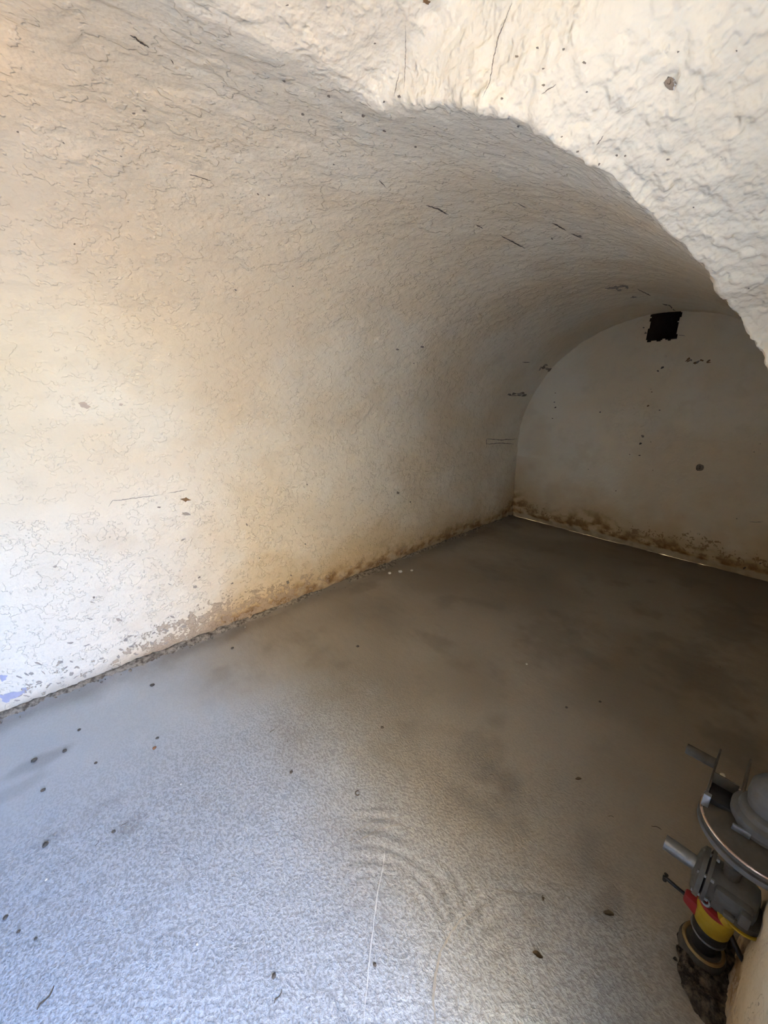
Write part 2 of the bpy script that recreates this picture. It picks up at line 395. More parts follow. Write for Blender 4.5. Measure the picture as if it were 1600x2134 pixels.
wall_right = sub([3], 'wall_right', M_RIGHT)
lunette = sub([4], 'ceiling_lunette', M_LUN)

# end wall with the vent hole knocked through under the crown
HOLE = (0.668 * S, 0.812 * S, 1.275 * S, 1.43 * S)
ny, nz = 260, 240
Y, Z = np.meshgrid(np.linspace(-0.28, 2.42, ny), np.linspace(-0.03, 2.2, nz))
PE = np.stack([np.full(Y.size, XE), Y.ravel(), Z.ravel()], 1)
he = 0.010 * fbm(PE * 1.3 + 5, 2) + 0.003 * fbm(PE * 6, 3) + np.clip(1 - PE[:, 2] / 0.25, 0, 1) * 0.006 * fbm(PE * 13, 3) - 0.02 * sstep(0.10, 0.0, PE[:, 2])
PE[:, 0] += -he
iq = np.arange(Y.size).reshape(nz, ny); qe = np.stack([iq[:-1, :-1], iq[1:, :-1], iq[1:, 1:], iq[:-1, 1:]], -1).reshape(-1, 4)
ce = PE[qe].mean(1); jit = 0.022 * fbm(np.stack([ce[:, 1] * 14, ce[:, 2] * 14, ce[:, 1] * 0], 1), 2)
inh = (ce[:, 1] > HOLE[0] + jit) & (ce[:, 1] < HOLE[1] + jit * 0.6) & (ce[:, 2] > HOLE[2] + jit) & (ce[:, 2] < HOLE[3])
wall_end = struct(np_mesh('wall_end', PE, qe[~inh], M_END, tint=wash(PE, 'end')))
M_DUCT = simple('shaft_shade', (0.10, 0.075, 0.055), 0.95, bump=0.004, scale=20)  # near-black colour stands in for the shade inside the shaft
bm = bmesh.new()
d0, d1 = XE - 0.005, XE + 0.55
a0, a1, b0, b1 = HOLE[0] - 0.012, HOLE[1] + 0.012, HOLE[2] - 0.012, HOLE[3] + 0.03
ring = lambda x, dy, dz: [bm.verts.new((x, a0 - dy, b0 + dz)), bm.verts.new((x, a1 - dy, b0 + dz)), bm.verts.new((x, a1 - dy, b1 + dz)), bm.verts.new((x, a0 - dy, b1 + dz))]
rr = [ring(d0 + 0.012, 0, 0), ring(d0 + 0.2, 0.03, 0.02), ring(d1, 0.12, 0.08)]
for p_, q_ in zip(rr, rr[1:]):
    for i in range(4): bm.faces.new((p_[i], p_[(i + 1) % 4], q_[(i + 1) % 4], q_[i]))
bm.faces.new(rr[-1])
o = bm_obj('vent_shaft', bm, M_DUCT, wall_end, smooth=False); o['label'] = 'dark square vent hole knocked through'

# back wall behind the camera, and the thick door wall
struct(bm_obj('wall_back', box_bm(XB - 0.15, XB + 0.01, -0.6, 2.5, -0.03, 2.3), M_PLAIN, smooth=False))
TW = -0.86                                            # outer face of the door wall
M_BLOCK = simple('leak_block_brown', (0.16, 0.12, 0.08), 0.95, bump=0.01)
sh = struct(bm_obj('leak_block', box_bm(XB - 0.3, XE + 0.9, TW, 2.75, 2.3, 2.5), M_BLOCK, smooth=False))  # unseen slabs added round the shell to keep sky light from leaking in
bm_obj('leak_block_side', box_bm(XB - 0.3, XE + 0.9, 2.5, 2.75, -0.2, 2.31), M_BLOCK, sh, smooth=False)
bm_obj('leak_block_end', box_bm(XE + 0.7, XE + 0.9, TW, 2.6, -0.2, 2.31), M_BLOCK, sh, smooth=False)
wr2 = struct(bm_obj('wall_door', box_bm(JR + 0.004, XE + 0.8, TW, YW - 0.012, -0.03, 2.3, 0.02), M_PLAIN))
bm_obj('pier', box_bm(XB - 0.1, JL - 0.004, TW, YW - 0.012, -0.03, 2.3, 0.02), M_PLAIN, wr2)
bm_obj('lintel', box_bm(JL - 0.05, JR + 0.05, TW + 0.001, YW - 0.013, 1.28 * S, 2.3, 0.02), M_PLAIN, wr2)

# floor: slightly uneven screed
nx, ny = 520, 330
X, Y = np.meshgrid(np.concatenate([np.linspace(XB, 0, 90)[:-1], np.linspace(0, 1.3, 200)[:-1], np.linspace(1.3, XE + 0.02, nx - 288)]), np.linspace(TW - 0.01, 1.575 * S, ny))
PF = np.stack([X.ravel(), Y.ravel(), np.zeros(X.size)], 1)
PF[:, 2] = 0.006 * fbm(PF * 1.6 + 11, 3) + 0.0018 * fbm(PF * 9 + 3, 3) - 0.004
PF[:, 2] += 0.018 * sstep(1.50 * S, 1.56 * S, PF[:, 1] + 0.02 * perlin(PF * 5)) * (PF[:, 0] < XE)
iq = np.arange(X.size).reshape(ny, nx); qf = np.stack([iq[:-1, :-1], iq[:-1, 1:], iq[1:, 1:], iq[1:, :-1]], -1).reshape(-1, 4)
def screed(P):
    a = fbm(P * 0.9 + 3, 3); b = fbm(P * 3.5 + 9, 4); c = fbm(P * 14 + 2, 2)
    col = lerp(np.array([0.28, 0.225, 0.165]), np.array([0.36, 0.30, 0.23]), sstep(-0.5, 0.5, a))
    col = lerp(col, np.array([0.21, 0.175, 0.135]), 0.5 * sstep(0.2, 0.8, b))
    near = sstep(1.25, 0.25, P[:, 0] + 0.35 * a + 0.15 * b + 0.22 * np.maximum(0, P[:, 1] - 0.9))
    col = lerp(col, np.array([0.53, 0.555, 0.57]), 0.8 * near)  # bluish door light painted into the floor colour, fading past the shadow edge
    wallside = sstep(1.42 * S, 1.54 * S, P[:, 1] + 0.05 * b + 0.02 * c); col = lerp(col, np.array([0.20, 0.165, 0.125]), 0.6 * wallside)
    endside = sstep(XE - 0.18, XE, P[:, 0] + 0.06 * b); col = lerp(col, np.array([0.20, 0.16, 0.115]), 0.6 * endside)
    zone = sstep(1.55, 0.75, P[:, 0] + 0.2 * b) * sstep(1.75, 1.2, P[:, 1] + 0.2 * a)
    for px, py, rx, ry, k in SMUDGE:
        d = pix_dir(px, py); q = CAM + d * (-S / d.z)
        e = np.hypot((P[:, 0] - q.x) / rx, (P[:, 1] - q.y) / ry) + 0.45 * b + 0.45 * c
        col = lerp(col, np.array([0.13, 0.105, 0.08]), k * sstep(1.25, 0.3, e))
    return np.concatenate([col, zone[:, None]], 1)
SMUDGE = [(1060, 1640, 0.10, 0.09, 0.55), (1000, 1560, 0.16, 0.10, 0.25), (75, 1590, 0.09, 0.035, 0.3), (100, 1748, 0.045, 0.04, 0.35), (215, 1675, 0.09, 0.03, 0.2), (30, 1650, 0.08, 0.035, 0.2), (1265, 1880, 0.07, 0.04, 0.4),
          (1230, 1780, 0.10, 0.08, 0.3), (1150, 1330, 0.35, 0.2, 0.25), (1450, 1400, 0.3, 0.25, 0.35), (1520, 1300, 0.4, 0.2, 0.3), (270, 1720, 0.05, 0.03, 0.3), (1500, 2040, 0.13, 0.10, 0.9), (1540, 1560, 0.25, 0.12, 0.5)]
def rings(P, cx, cy, r0, r1, f):
    r = np.hypot(P[:, 0] - cx, P[:, 1] - cy) + 0.02 * perlin(P * 7); n = perlin(P * 4 + 8)
    return np.sin(r * f) * sstep(r0, r0 + 0.05, r) * sstep(r1, r1 - 0.08, r) * sstep(-0.1, 0.35, n)
PF[:, 2] += 0.0020 * (rings(PF, 0.44, 0.52, 0.12, 0.42, 150) + rings(PF, 0.66, 0.10, 0.08, 0.36, 130))
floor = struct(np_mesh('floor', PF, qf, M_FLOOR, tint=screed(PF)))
FZ = BVHTree.FromPolygons(PF.tolist(), qf.tolist())

# yard outside the door: bright dry ground under the open sky
m = NT('yard_gravel'); c = m.noise(6, 6, 0.65)
M_YARD = m.done(m.mix(c, (0.44, 0.34, 0.22), (0.58, 0.46, 0.31)), 0.95, m.bump(m.noise(60, 4), 0.01))
struct(bm_obj('ground', box_bm(-14, 14, -16, TW, -0.25, -0.02), M_YARD, smooth=False))
struct(bm_obj('wall_added_house', box_bm(-9, -1.25, -9, -2.0, -0.03, 5.2, 0.03), simple('added_house_plaster', (0.70, 0.52, 0.31), 0.9, var=0.2, scale=5, bump=0.004, dirtk=0.2), smooth=False))  # unseen house added to bounce warm light in through the door
struct(bm_obj('wall_added_yard', box_bm(-9, 9, -5.3, -5.0, -0.03, 1.75, 0.03), simple('added_yard_plaster', (0.68, 0.53, 0.35), 0.9, var=0.2, scale=5, bump=0.004, dirtk=0.2), smooth=False))  # unseen wall added for warm bounce, low enough to leave sky above

# ------------------------------------------------------------------ ray helper onto the built surfaces
SURF = {}
for o in (wall_left, ceiling, wall_right, lunette, wall_end, floor):
    me = o.data; n = len(me.vertices); co = np.empty(n * 3, np.float32); me.vertices.foreach_get('co', co)
    lv = np.empty(len(me.loops), np.int32); me.loops.foreach_get('vertex_index', lv)
    SURF[o] = BVHTree.FromPolygons(co.reshape(-1, 3).tolist(), lv.reshape(-1, 4).tolist())
def cast(px, py, only=None):
    d = pix_dir(px, py).normalized(); best = None
    for o, t in SURF.items():
        if only and o not in only: continue
        hit, nrm, i, dist = t.ray_cast(CAM, d)
        if hit is not None and (best is None or dist < best[3]):
            if nrm.dot(d) > 0: nrm = -nrm
            best = (hit, nrm, o, dist)
    return best
random.seed(3)
# ------------------------------------------------------------------ marks in the plaster: cracks, pits, flaked spots
M_CRACK = simple('crack_dark', (0.12, 0.09, 0.065), 0.95, bump=0.0)
M_PIT = simple('pit_shadow_grey', (0.27, 0.215, 0.165), 0.95, bump=0.001)
M_MORTAR = simple('bare_mortar', (0.44, 0.36, 0.28), 0.95, scale=60, bump=0.002, dirtk=0.3)
M_RUST = simple('rusty_brick', (0.26, 0.145, 0.065), 0.95, scale=60, bump=0.002, dirtk=0.4)
M_PALE = simple('pale_scratch', (0.66, 0.65, 0.62), 0.9, bump=0.0, dirtk=0.1, var=0.1)
M_LILAC = simple('lilac_paint', (0.47, 0.45, 0.54), 0.9, bump=0.001, dirtk=0.1)
def on_surface(px, py, lift, only=None):
    r = cast(px, py, only)
    return None if r is None else (r[0] + r[1] * lift, r[1], r[2], r[3])
def crack(pts, w, mat=M_CRACK, name='crack', rough=0.35, lift=0.0012, step=3.0):
    """thin split following a line on the wall; w is its width in photo pixels"""
    P = []
    for (a, b) in zip(pts, pts[1:]):
        n = max(2, int(math.hypot(b[0] - a[0], b[1] - a[1]) / step))
        for i in range(n): P.append((a[0] + (b[0] - a[0]) * i / n, a[1] + (b[1] - a[1]) * i / n))
    P.append(pts[-1]); n = len(P); w = w * (0.72 if name == 'crack' else 1.0); bm = bmesh.new(); rows = []; par = None; jx = jy = 0
    for i, p in enumerate(P):
        q0 = P[max(0, i - 1)]; q1 = P[min(n - 1, i + 1)]; d = Vector((q1[0] - q0[0], q1[1] - q0[1])).normalized()
        jx = jx * 0.7 + random.uniform(-1, 1) * w * rough; ww = w * 0.5 * min(1, 0.25 + 3 * min(i, n - 1 - i) / max(1, n - 1)) * random.uniform(0.55, 1.15)
        row = []
        for sgn in (-1, 1):
            r = on_surface(p[0] - d.y * (jx + sgn * ww), p[1] + d.x * (jx + sgn * ww), lift)
            if r: row.append(bm.verts.new(r[0])); par = par or r[2]
        if len(row) == 2: rows.append(row)
    for a, b in zip(rows, rows[1:]): bm.faces.new((a[0], a[1], b[1], b[0]))
    if not rows: bm.free(); return
    return bm_obj(name, bm, mat, par)
def spot(px, py, rx, ry=None, ang=0.0, mat=M_PIT, name='pit', ragged=0.35, lift=0.0012, n=12):
    ry = ry or rx; k_ = 0.72 if name == 'pit' else 1.0; rx *= k_; ry *= k_; bm = bmesh.new(); c = on_surface(px, py, lift)
    if c is None: bm.free(); return
    cv = bm.verts.new(c[0]); rings_ = []
    ca, sa = math.cos(ang), math.sin(ang); rad = [1 + random.uniform(-ragged, ragged) for _ in range(n)]
    for f in (0.5, 1.0):
        row = []
        for i in range(n):
            t_ = 2 * math.pi * i / n; u = rx * f * rad[i] * math.cos(t_); v = ry * f * rad[i] * math.sin(t_)
            r = on_surface(px + u * ca - v * sa, py + u * sa + v * ca, lift, only=(c[2],))
            row.append(bm.verts.new(r[0] if r and abs(r[3] - c[3]) < 0.4 else c[0]))
        rings_.append(row)
    for i in range(n):
        j = (i + 1) % n
        bm.faces.new((cv, rings_[0][i], rings_[0][j])); bm.faces.new((rings_[0][i], rings_[1][i], rings_[1][j], rings_[0][j]))
    return bm_obj(name, bm, mat, c[2])
# vault
crack([(270, 72), (288, 82), (300, 90), (311, 96)], 6)
for pts, w in [([(888, 427), (912, 434), (936, 446)], 4), ([(992, 468), (1006, 476)], 3), ([(1043, 489), (1066, 503), (1094, 516)], 3.5), ([(1078, 423), (1098, 433)], 2.5),
               ([(1150, 464), (1164, 471), (1180, 480)], 4.5), ([(790, 374), (803, 388)], 3), ([(1328, 602), (1356, 616)], 2.5), ([(1380, 632), (1396, 637), (1408, 647)], 3.5),
               ([(1190, 486), (1214, 497)], 2.5), ([(395, 362), (440, 377)], 2.5), ([(355, 122), (362, 132)], 3)]:
    crack(pts, w)
for px, py, r in [(278, 235, 5), (300, 230, 4), (592, 168, 6), (685, 199, 5), (631, 237, 6), (757, 240, 5), (711, 233, 2.5), (132, 297, 4), (37, 274, 4), (537, 404, 4), (560, 406, 3.5), (252, 325, 3.5),
                  (491, 604, 3.5), (610, 596, 2.5), (801, 272, 5), (866, 305, 4), (905, 262, 3), (880, 723, 4.5), (828, 728, 4), (1209, 491, 5), (1150, 497, 3), (695, 342, 3), (267, 461, 2.5), (155, 508, 4), (398, 364, 3), (862, 757, 2.5)]:
    spot(px, py, r, r * random.uniform(0.4, 0.8), random.uniform(-0.3, 0.8))
for px, py, rx, ry in [(1270, 601, 9, 2.6), (1284, 599, 9, 3.2), (1298, 596, 8, 2.2), (1307, 599, 3, 2.5), (1320, 619, 7, 2), (1290, 604, 6, 2)]: spot(px, py, rx, ry, -0.1, M_MORTAR, 'flaked_patch', 0.5, n=16)
# lunette
crack([(1067, 6), (1050, 52), (1037, 86), (1028, 125), (1022, 166), (1006, 203)], 2.6, M_PIT)
crack([(845, 50), (846, 110), (842, 185)], 2.2, M_MORTAR); crack([(832, 150), (822, 200)], 2.5, M_MORTAR)
crack([(1258, 282), (1243, 302)], 3, M_PIT); crack([(1160, 175), (1128, 196)], 2.5, M_PIT)
for px, py, r in [(1077, 118, 5), (1133, 177, 5), (1132, 143, 4), (1217, 130, 5), (1175, 103, 4.5), (1248, 342, 4), (1392, 332, 5), (1445, 431, 3), (832, 201, 5), (801, 211, 4), (781, 89, 4), (1223, 191, 3.5),
                  (1120, 100, 4), (1285, 323, 4), (1303, 324, 3.5), (598, 9, 5), (1170, 285, 3.5), (1204, 315, 4), (1046, 206, 4), (1080, 262, 4), (1535, 105, 3), (1412, 108, 4), (1560, 600, 3)]:
    spot(px, py, r, r * random.uniform(0.5, 0.9), random.uniform(-0.8, 0.2))
spot(1397, 173, 13, 15, 0.1, M_PIT, 'plug_hole', 0.2); spot(1393, 168, 7, 10, 0.2, M_CRACK, 'plug_hole', 0.25); crack([(1404, 160), (1408, 175), (1405, 188)], 5, M_PALE, 'plug_hole')
spot(888, 2, 9, 5, 0.2, M_RUST, 'flaked_patch')
# long left wall
crack([(226, 1056), (236, 1044), (262, 1040), (292, 1037), (330, 1032)], 3, M_MORTAR); crack([(348, 1028), (390, 1020)], 2, M_MORTAR)
spot(387, 1041, 9, 4, 0.1, M_RUST, 'flaked_patch'); spot(331, 1057, 5, 2, 0, M_PIT); M_FADED = simple('faded_pink_wash', (0.63, 0.49, 0.38), 0.9, dirtk=0.15, bump=0.001)
spot(175, 845, 11, 6, 0.1, M_FADED, 'flaked_patch'); spot(252, 843, 4, 3, 0, M_FADED, 'flaked_patch')
for px, py, r in [(514, 1093, 4), (829, 1027, 4.5), (415, 1203, 4), (483, 1216, 4), (600, 1213, 5), (196, 1245, 4), (541, 1163, 2.5), (636, 1134, 3), (640, 1010, 2), (855, 1046, 2.5), (606, 1199, 3)]:
    spot(px, py, r, r * random.uniform(0.5, 0.9), random.uniform(0, 3))
for i in range(46):                                    # small flakes lifted off the wash near the floor
    px = random.uniform(0, 420); base = 1490 - 0.39 * px; py = base - abs(random.gauss(0, 1)) * 75 - 12
    if random.random() < 0.55: crack([(px, py), (px + random.uniform(5, 16), py + random.uniform(-7, 9))], random.uniform(2, 4.5), M_MORTAR, 'flake')
    else: spot(px, py, random.uniform(3, 9), random.uniform(1.5, 4), random.uniform(-0.5, 0.6), M_MORTAR, 'flake')
for px, py, rx, ry, a in [(6, 1412, 8, 7, -0.4), (30, 1447, 26, 6, -0.35), (10, 1455, 9, 8, 0.2), (52, 1438, 6, 5, 0.2)]: spot(px, py, rx, ry, a, M_LILAC, 'paint_remnant', 0.5)
# end wall and the last courses of the vault
for x0, x1, y0, y1 in [(1126, 1156, 757, 772), (1056, 1104, 819, 825)]:
    for k in range(7): spot(random.uniform(x0, x1), random.uniform(y0, y1), random.uniform(3, 6), random.uniform(1.5, 3), random.uniform(-1.2, 0.4), random.choice([M_PIT, M_MORTAR]), 'flaked_patch')
crack([(1013, 915), (1044, 917), (1076, 915)], 2.2, M_PIT); crack([(1013, 926), (1044, 923), (1070, 925)], 2.2, M_PIT); crack([(1013, 915), (1014, 927)], 2, M_PIT)
crack([(1062, 824), (1100, 825)], 2, M_CRACK); crack([(1088, 755), (1104, 755)], 2.2, M_PIT)
for k in range(12): spot(random.uniform(1426, 1480), 753 + random.uniform(-5, 5), random.uniform(2, 5), random.uniform(1.2, 2.6), random.uniform(-0.8, 0.2), random.choice([M_RUST, M_PIT]), 'flaked_patch')
for px, py, r in [(1380, 766, 5), (1371, 773, 3), (1358, 817, 2.4), (1356, 811, 1.5), (1350, 846, 4), (1374, 855, 3), (1157, 819, 2), (1155, 838, 2.5), (1157, 849, 3.5), (1151, 872, 2), (1250, 859, 3), (1339, 909, 4), (1334, 924, 4.5),
                  (1332, 949, 3.5), (1312, 947, 1.8), (1356, 921, 1.6), (1584, 925, 2), (1571, 942, 2), (1283, 1023, 2), (1551, 1184, 5), (1540, 1163, 4), (1584, 1174, 3), (1535, 1081, 2), (1226, 978, 1.6), (1360, 980, 1.5), (1345, 694, 4), (1341, 683, 3)]:
    spot(px, py, r, r * random.uniform(0.5, 0.8), random.uniform(-0.6, 0.3), random.choice([M_PIT, M_CRACK, M_RUST]) if r < 4.4 else M_CRACK)
spot(1458, 974, 8, 7.5, 0, M_PIT, 'plug_hole', 0.12); spot(1455, 975, 5, 6, 0, M_CRACK, 'plug_hole', 0.15)
crack([(1560, 1087), (1575, 1089), (1590, 1087)], 2.5, M_MORTAR)
crack([(1413, 698), (1428, 700)], 1.6, M_PIT)
# floor: chalk line, trowel ridge, scratches
def floor_line(pts, w, mat, name): return crack(pts, w, mat, name, rough=0.12, lift=0.0015, step=6)
floor_line([(803, 1764), (797, 1810), (787, 1860), (779, 1920), (772, 1980), (766, 2040), (761, 2090), (757, 2150)], 3.0, M_PALE, 'chalk_line')
M_RIDGE = simple('cement_ridge', (0.40, 0.36, 0.30), 0.9, bump=0.001)
floor_line([(995, 1893), (962, 1915), (937, 1945), (917, 1985), (907, 2030), (903, 2080), (908, 2140)], 6, M_RIDGE, 'trowel_ridge')
for pts in ([(1010, 1850), (1080, 1862), (1150, 1872)], [(1050, 1925), (1120, 1930), (1190, 1972)], [(720, 1742), (780, 1712), (850, 1700)], [(735, 1760), (790, 1728), (840, 1716)]):
    floor_line(pts, 2.2, M_RIDGE, 'trowel_ridge')

# ------------------------------------------------------------------ crumbled mortar along the foot of the long wall
ns, nc = 620, 9
xs = np.linspace(XB + 0.2, XE - 0.03, ns); cr = np.linspace(0, 1, nc)
PT = np.zeros((nc, ns, 3))
n1 = fbm(np.stack([xs * 3, xs * 0, xs * 0], 1) + 5, 3); n2 = fbm(np.stack([xs * 14, xs * 0, xs * 0], 1) + 15, 3)
wd = 0.048 + 0.020 * n1 + 0.010 * n2; wd = np.clip(wd, 0.012, 0.08) * np.where(xs > 2.2, 0.7, 1.0)
for i, c in enumerate(cr):
    PT[i, :, 0] = xs; PT[i, :, 1] = 1.556 * S - 0.004 - wd * (1 - c); PT[i, :, 2] = -0.006 + (0.026 + 0.008 * n1) * np.sin(c * math.pi * 0.62)
pt = PT.reshape(-1, 3); hh = fbm(pt * 30 + 3, 3); pt[:, 2] += 0.010 * hh * np.repeat(np.sin(cr * math.pi * 0.8), ns); pt[:, 1] += 0.008 * fbm(pt * 34 + 33, 2)
iq = np.arange(ns * nc).reshape(nc, ns); qt = np.stack([iq[:-1, :-1], iq[:-1, 1:], iq[1:, 1:], iq[1:, :-1]], -1).reshape(-1, 4)
m = NT('crumbled_mortar'); c1 = m.noise(45, 4, 0.65)
M_CRUMB = m.done(m.mix(m.rng(c1, 0.34, 0.64), (0.11, 0.085, 0.06), (0.36, 0.30, 0.225)), 0.95, m.bump(c1, 0.008))
trim = struct(np_mesh('trim_1', pt, qt, M_CRUMB))
bm = bmesh.new()
for k in range(170):
    x = random.uniform(-0.6, XE - 0.1); r = random.uniform(0.002, 0.0065) * random.choice([0.6, 1, 1, 1.4]); y = 1.556 * S - abs(random.gauss(0.045, 0.025))
    v = bmesh.ops.create_icosphere(bm, subdivisions=1, radius=r, matrix=Matrix.Translation((x, y, 0.004 + r * 0.4)))['verts']
    for q in v: q.co += Vector((random.uniform(-1, 1), random.uniform(-1, 1), random.uniform(-1, 0.5))) * r * 0.4
o = bm_obj('crumbs', bm, M_CRUMB, trim, smooth=False); o['kind'] = 'stuff'

# ------------------------------------------------------------------ gas regulator on its pipe by the door wall
M_GREY = simple('cast_grey', (0.115, 0.107, 0.096), 0.65, metal=0.15, scale=50, dirtk=0.55)
M_GREYD = simple('cast_grey_dirty', (0.075, 0.062, 0.047), 0.75, metal=0.1, scale=50, dirtk=0.7)
M_ZINC = simple('zinc', (0.24, 0.235, 0.23), 0.38, metal=0.6, scale=60, dirtk=0.6)
M_BLACK = simple('black_coating', (0.018, 0.016, 0.015), 0.45, scale=60, dirtk=0.25)
M_YEL = simple('yellow_plastic', (0.42, 0.265, 0.015), 0.45, scale=40, dirtk=0.25, dirt=(0.28, 0.17, 0.04))
M_RED = simple('red_plastic', (0.28, 0.022, 0.02), 0.45, scale=40, dirtk=0.2)
M_BRASS = simple('dull_brass', (0.38, 0.26, 0.12), 0.4, metal=0.8, scale=50, dirtk=0.5)
M_COPPER = simple('bright_rim', (0.62, 0.45, 0.36), 0.28, metal=0.9, scale=25, dirtk=0.75, dirt=(0.16, 0.13, 0.09))
BX, BY = 1.095, -0.105
reg = bpy.data.objects.new('gas_regulator', None); COL.objects.link(reg); reg.location = (BX, BY, 0); reg.empty_display_size = 0.1
tag(reg, 'grey gas pressure regulator on a black floor pipe with yellow and red shut-off valve', 'gas regulator')
def part(name, bm, mat, parent=None, label=None, angle=40):
    o = bm_obj(name, bm, mat, parent or reg, angle=angle)
    if label: o['label'] = label
    return o
def ring_bm(R, r, p, d, n=32, k=8):
    bm = bmesh.new(); M = axis_mat(Vector(p), d); V_ = [[bm.verts.new(M @ Vector(((R + r * math.cos(2 * math.pi * j / k)) * math.cos(2 * math.pi * i / n), (R + r * math.cos(2 * math.pi * j / k)) * math.sin(2 * math.pi * i / n), r * math.sin(2 * math.pi * j / k)))) for j in range(k)] for i in range(n)]
    for i in range(n):
        for j in range(k): bm.faces.new((V_[i][j], V_[(i + 1) % n][j], V_[(i + 1) % n][(j + 1) % k], V_[i][(j + 1) % k]))
    return bm
Zd, Yd, Xd = (0, 0, 1), (0, 1, 0), (1, 0, 0)
sl_ = part('floor_sleeve', lathe_bm([(0.050, -0.02), (0.052, 0.02), (0.049, 0.034), (0.038, 0.036)]), M_GREYD)
part('sleeve_rim', ring_bm(0.043, 0.005, (0, 0, 0.035), Zd), M_BRASS, sl_, 'dull brass rim')
part('riser_pipe', lathe_bm([(0.029, -0.02), (0.029, 0.10)]), M_BLACK, label='black coated pipe')
part('clamp_ring', ring_bm(0.036, 0.003, (0, 0, 0.090), Zd), M_ZINC, label='shiny metal ring')
part('collar', lathe_bm([(0.030, 0.088), (0.037, 0.094), (0.038, 0.116), (0.035, 0.124)]), M_BLACK)
vb = part('valve_body', lathe_bm([(0.034, 0.118), (0.038, 0.124), (0.040, 0.150), (0.040, 0.182), (0.035, 0.196), (0.026, 0.200)]), M_YEL, label='yellow valve body')
part('valve_ring', lathe_bm([(0.030, 0.190), (0.0415, 0.192), (0.0415, 0.205), (0.030, 0.208)]), M_RED, vb, 'red ring')
part('valve_cap', lathe_bm([(0.0, -0.004), (0.015, -0.003), (0.0165, 0.012), (0.013, 0.024), (0.0, 0.028)], (-0.024, -0.012, 0.214), (-0.85, -0.25, 0.25), 20), M_YEL, vb, 'round yellow cap')
part('seal_washer', ring_bm(0.0095, 0.004, (-0.026, 0.026, 0.214), (-0.8, 0.4, 0.4), 20, 6), M_ZINC, vb)
# red handle with its black T-lever, pointing out from the wall
bm = box_bm(-0.016, 0.014, 0.030, 0.066, 0.138, 0.178, 0.006)
for v in bm.verts:
    k = (v.co.y - 0.030) / 0.036; v.co.z = 0.158 + (v.co.z - 0.158) * (1.15 - 0.45 * k) + 0.010 * k - 0.014; v.co.x *= 1.1 - 0.35 * k
hd = part('valve_handle', bm, M_RED, label='red handle')
part('lever', tube_bm([(-0.002, 0.062, 0.155), (-0.003, 0.085, 0.159), (-0.004, 0.112, 0.164)], 0.0048, 10), M_BLACK, hd, 'black lever')
part('lever_end', tube_bm([(-0.004, 0.112, 0.152), (-0.004, 0.113, 0.164), (-0.004, 0.112, 0.176)], 0.0055, 10), M_BLACK, hd)
part('outlet_neck', lathe_bm([(0.028, 0.198), (0.030, 0.215), (0.024, 0.222), (0.024, 0.26), (0.034, 0.28)]), M_GREYD)
# lower regulator: drum lying on its side, flange and breather tube towards the room
body = part('lower_body', lathe_bm([(0.030, -0.026), (0.044, -0.022), (0.050, -0.01), (0.051, 0.060), (0.055, 0.068)], (0, -0.034, 0.270), Yd), M_GREY, label='grey cast housing')
part('flange', lathe_bm([(0.050, 0.066), (0.062, 0.067), (0.063, 0.075), (0.056, 0.077)], (0, -0.034, 0.270), Yd, 48), M_GREY, body)
part('flange', lathe_bm([(0.054, 0.079), (0.063, 0.080), (0.062, 0.090), (0.048, 0.098), (0.020, 0.102)], (0, -0.034, 0.270), Yd, 48), M_GREY, body)
for i in range(6):
    a_ = i * math.pi / 3 + 0.3
    part('flange_bolt', lathe_bm([(0.0055, 0.060), (0.0055, 0.094)], (0.056 * math.cos(a_), -0.034, 0.270 + 0.056 * math.sin(a_)), Yd, 6), M_ZINC, body)
tb = part('breather_tube', lathe_bm([(0.0195, 0.098), (0.0195, 0.170), (0.0155, 0.170), (0.0155, 0.150)], (-0.002, -0.034, 0.282), Yd, 28), M_ZINC, body, 'open breather tube')
part('cast_block', box_bm(-0.052, -0.012, -0.050, 0.022, 0.235, 0.306, 0.008), M_GREY, body)
part('cast_lug', box_bm(-0.066, -0.050, -0.050, -0.030, 0.262, 0.300, 0.003), M_GREY, body)
part('cast_lug', box_bm(-0.064, -0.050, -0.026, -0.004, 0.250, 0.264, 0.003), M_GREY, body)
lc = part('lower_cover', lathe_bm([(0.020, 0.232), (0.040, 0.234), (0.043, 0.246), (0.043, 0.256), (0.030, 0.268), (0.012, 0.272)], (-0.012, -0.040, 0), Zd, 40), M_GREYD)
part('gasket', lathe_bm([(0.038, 0.2275), (0.0445, 0.228), (0.0445, 0.2335), (0.038, 0.234)], (-0.012, -0.040, 0), Zd, 40), M_YEL, lc, 'yellow gasket edge')
part('signal_line', tube_bm([(-0.005, -0.030, 0.150), (-0.020, -0.060, 0.120), (-0.025, -0.088, 0.098), (-0.022, -0.100, 0.070)], 0.0065, 10), M_BLACK, label='black line running to the wall')
# connecting pipe up to the large regulator
part('connecting_pipe', tube_bm([(0, 0, 0.30), (0, 0.002, 0.36), (-0.01, 0.004, 0.43), (-0.05, 0.006, 0.52), (-0.12, 0.009, 0.59), (-0.165, 0.008, 0.625), (-0.185, 0.004, 0.65)], 0.021, 16), M_GREYD)
UX, UY, UZ = -0.185, 0.004, 0.655
ub = part('upper_body', lathe_bm([(0.03, UZ - 0.050), (0.060, UZ - 0.040), (0.091, UZ - 0.022), (0.095, UZ - 0.016), (0.095, UZ - 0.006), (0.091, UZ - 0.005)], (UX, UY, 0), Zd, 64), M_GREY, label='large round diaphragm housing')
part('upper_plate', lathe_bm([(0.088, UZ - 0.004), (0.094, UZ - 0.001), (0.094, UZ + 0.007), (0.088, UZ + 0.010), (0.06, UZ + 0.014), (0.045, UZ + 0.02)], (UX, UY, 0), Zd, 64), M_GREYD, ub)
